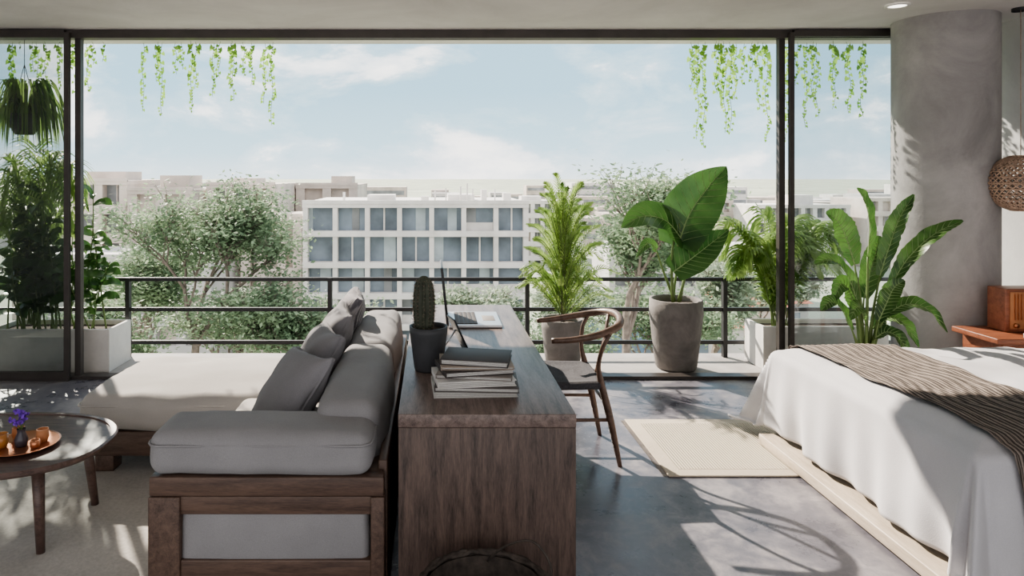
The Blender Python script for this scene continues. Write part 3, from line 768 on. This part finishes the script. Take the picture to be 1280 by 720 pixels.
for k in range(110):
    x=R.uniform(-180,230); y=R.uniform(160,300); w=R.uniform(6,16); h=-16+R.uniform(6,11.5)+R.random()**6*5
    b.box(x,x+w,y,y+10,-16,h,R.choice([M_bwhite,M_bgrey,M_bbeige,M_bpink]))
    for j in range(3): b.box(x+.5,x+w-.5,y-.05,y+1,h-2.2-3*j,h-1-3*j,M_bwin2)
b.build('distant_city_blocks')
b=MB(); b.add([(-1500,6.5,-16),(1500,6.5,-16),(1500,2500,-16),(-1500,2500,-16)],[(0,1,2,3)],M_ground,False); b.build('street_ground')

# ------------------------------------------------------------ world & sun
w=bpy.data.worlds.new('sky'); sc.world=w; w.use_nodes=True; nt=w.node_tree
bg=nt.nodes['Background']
tc_=nt.nodes.new('ShaderNodeTexCoord'); sep=nt.nodes.new('ShaderNodeSeparateXYZ'); nt.links.new(tc_.outputs['Generated'],sep.inputs[0])
def mth(op,a,b_=None,c_=None,clamp=False):
    n=nt.nodes.new('ShaderNodeMath'); n.operation=op; n.use_clamp=clamp
    for i,x in enumerate((a,b_,c_)):
        if x is None: continue
        if isinstance(x,(int,float)): n.inputs[i].default_value=x
        else: nt.links.new(x,n.inputs[i])
    return n.outputs[0]
sky=ramp(nt,mth('MULTIPLY_ADD',sep.outputs[2],1.0,.5,True),[(.42,(.55,.53,.50)),(.495,(.70,.80,.84)),(.53,(.50,.69,.79)),(.62,(.36,.57,.69)),(1,(.30,.46,.60))])
mp=nt.nodes.new('ShaderNodeMapping'); mp.inputs['Scale'].default_value=(1,1,2.2); mp.inputs['Location'].default_value=(.35,.1,.2)
nt.links.new(tc_.outputs['Generated'],mp.inputs[0])
n1=noi(nt,mp.outputs[0],5.5,13,.60,.3)
def blob(cx,cz,kx,kz):
    dx=mth('SUBTRACT',sep.outputs[0],cx); dz=mth('SUBTRACT',sep.outputs[2],cz)
    return mth('SUBTRACT',1.0,mth('ADD',mth('MULTIPLY',mth('MULTIPLY',dx,dx),kx),mth('MULTIPLY',mth('MULTIPLY',dz,dz),kz)),None,True)
bank=mth('ADD',mth('MULTIPLY',blob(.04,-.02,30.0,150.0),.32),mth('ADD',mth('MULTIPLY',blob(-.15,.165,22.0,500.0),.15),mth('MULTIPLY',blob(.45,-.01,20.0,240.0),.18)))
topb=mth('MULTIPLY',mth('SUBTRACT',sep.outputs[2],.2,None,True),.3)
leftb=mth('MULTIPLY',mth('MULTIPLY',sep.outputs[0],-1.0,None,True),.14)
s_=mth('ADD',mth('ADD',n1,bank),mth('ADD',topb,leftb))
cl=ramp(nt,s_,[(.50,(0,0,0)),(.60,(.22,.22,.22)),(.66,(.75,.75,.75)),(.78,(1,1,1))])
# cloud colour: bright rims, slightly grey-blue bellies
ccol=ramp(nt,noi(nt,mp.outputs[0],11,8,.6,.2),[(.38,(.74,.78,.82)),(.58,(1,.98,.95))])
cm=nt.nodes.new('ShaderNodeVectorMath'); cm.operation='SCALE'; cm.inputs['Scale'].default_value=1.18; nt.links.new(ccol,cm.inputs[0])
mix=nt.nodes.new('ShaderNodeMix'); mix.data_type='RGBA'
nt.links.new(cl,mix.inputs[0]); nt.links.new(sky,mix.inputs[6]); nt.links.new(cm.outputs[0],mix.inputs[7])
# warm-grey fill added to the sky behind the camera, brightening the open room
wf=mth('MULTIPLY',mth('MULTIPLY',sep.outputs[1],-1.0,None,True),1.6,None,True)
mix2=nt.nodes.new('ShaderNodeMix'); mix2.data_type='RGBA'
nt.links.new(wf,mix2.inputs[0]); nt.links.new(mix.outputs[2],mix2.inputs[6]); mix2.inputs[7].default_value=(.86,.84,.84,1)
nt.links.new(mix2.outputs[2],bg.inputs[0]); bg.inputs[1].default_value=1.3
sl=bpy.data.lights.new('sun','SUN'); sl.energy=8.5; sl.angle=.012; sl.color=(1,.89,.76)
so=bpy.data.objects.new('sun',sl); sc.collection.objects.link(so)
so.rotation_euler=V((2.3,-3.7,-2.75)).to_track_quat('-Z','Y').to_euler()

# ------------------------------------------------------------ camera
cam=bpy.data.cameras.new('camera'); co=bpy.data.objects.new('camera',cam); sc.collection.objects.link(co)
co.location=(0,0,1.6); co.rotation_euler=(math.pi/2,0,0)
cam.sensor_width=36; cam.lens=850/1280*36; cam.shift_x=100/1280; cam.shift_y=-142/1280; cam.clip_end=4000
sc.camera=co
sc.view_settings.view_transform='AgX'; sc.view_settings.look='AgX - Medium High Contrast'; sc.view_settings.exposure=.6
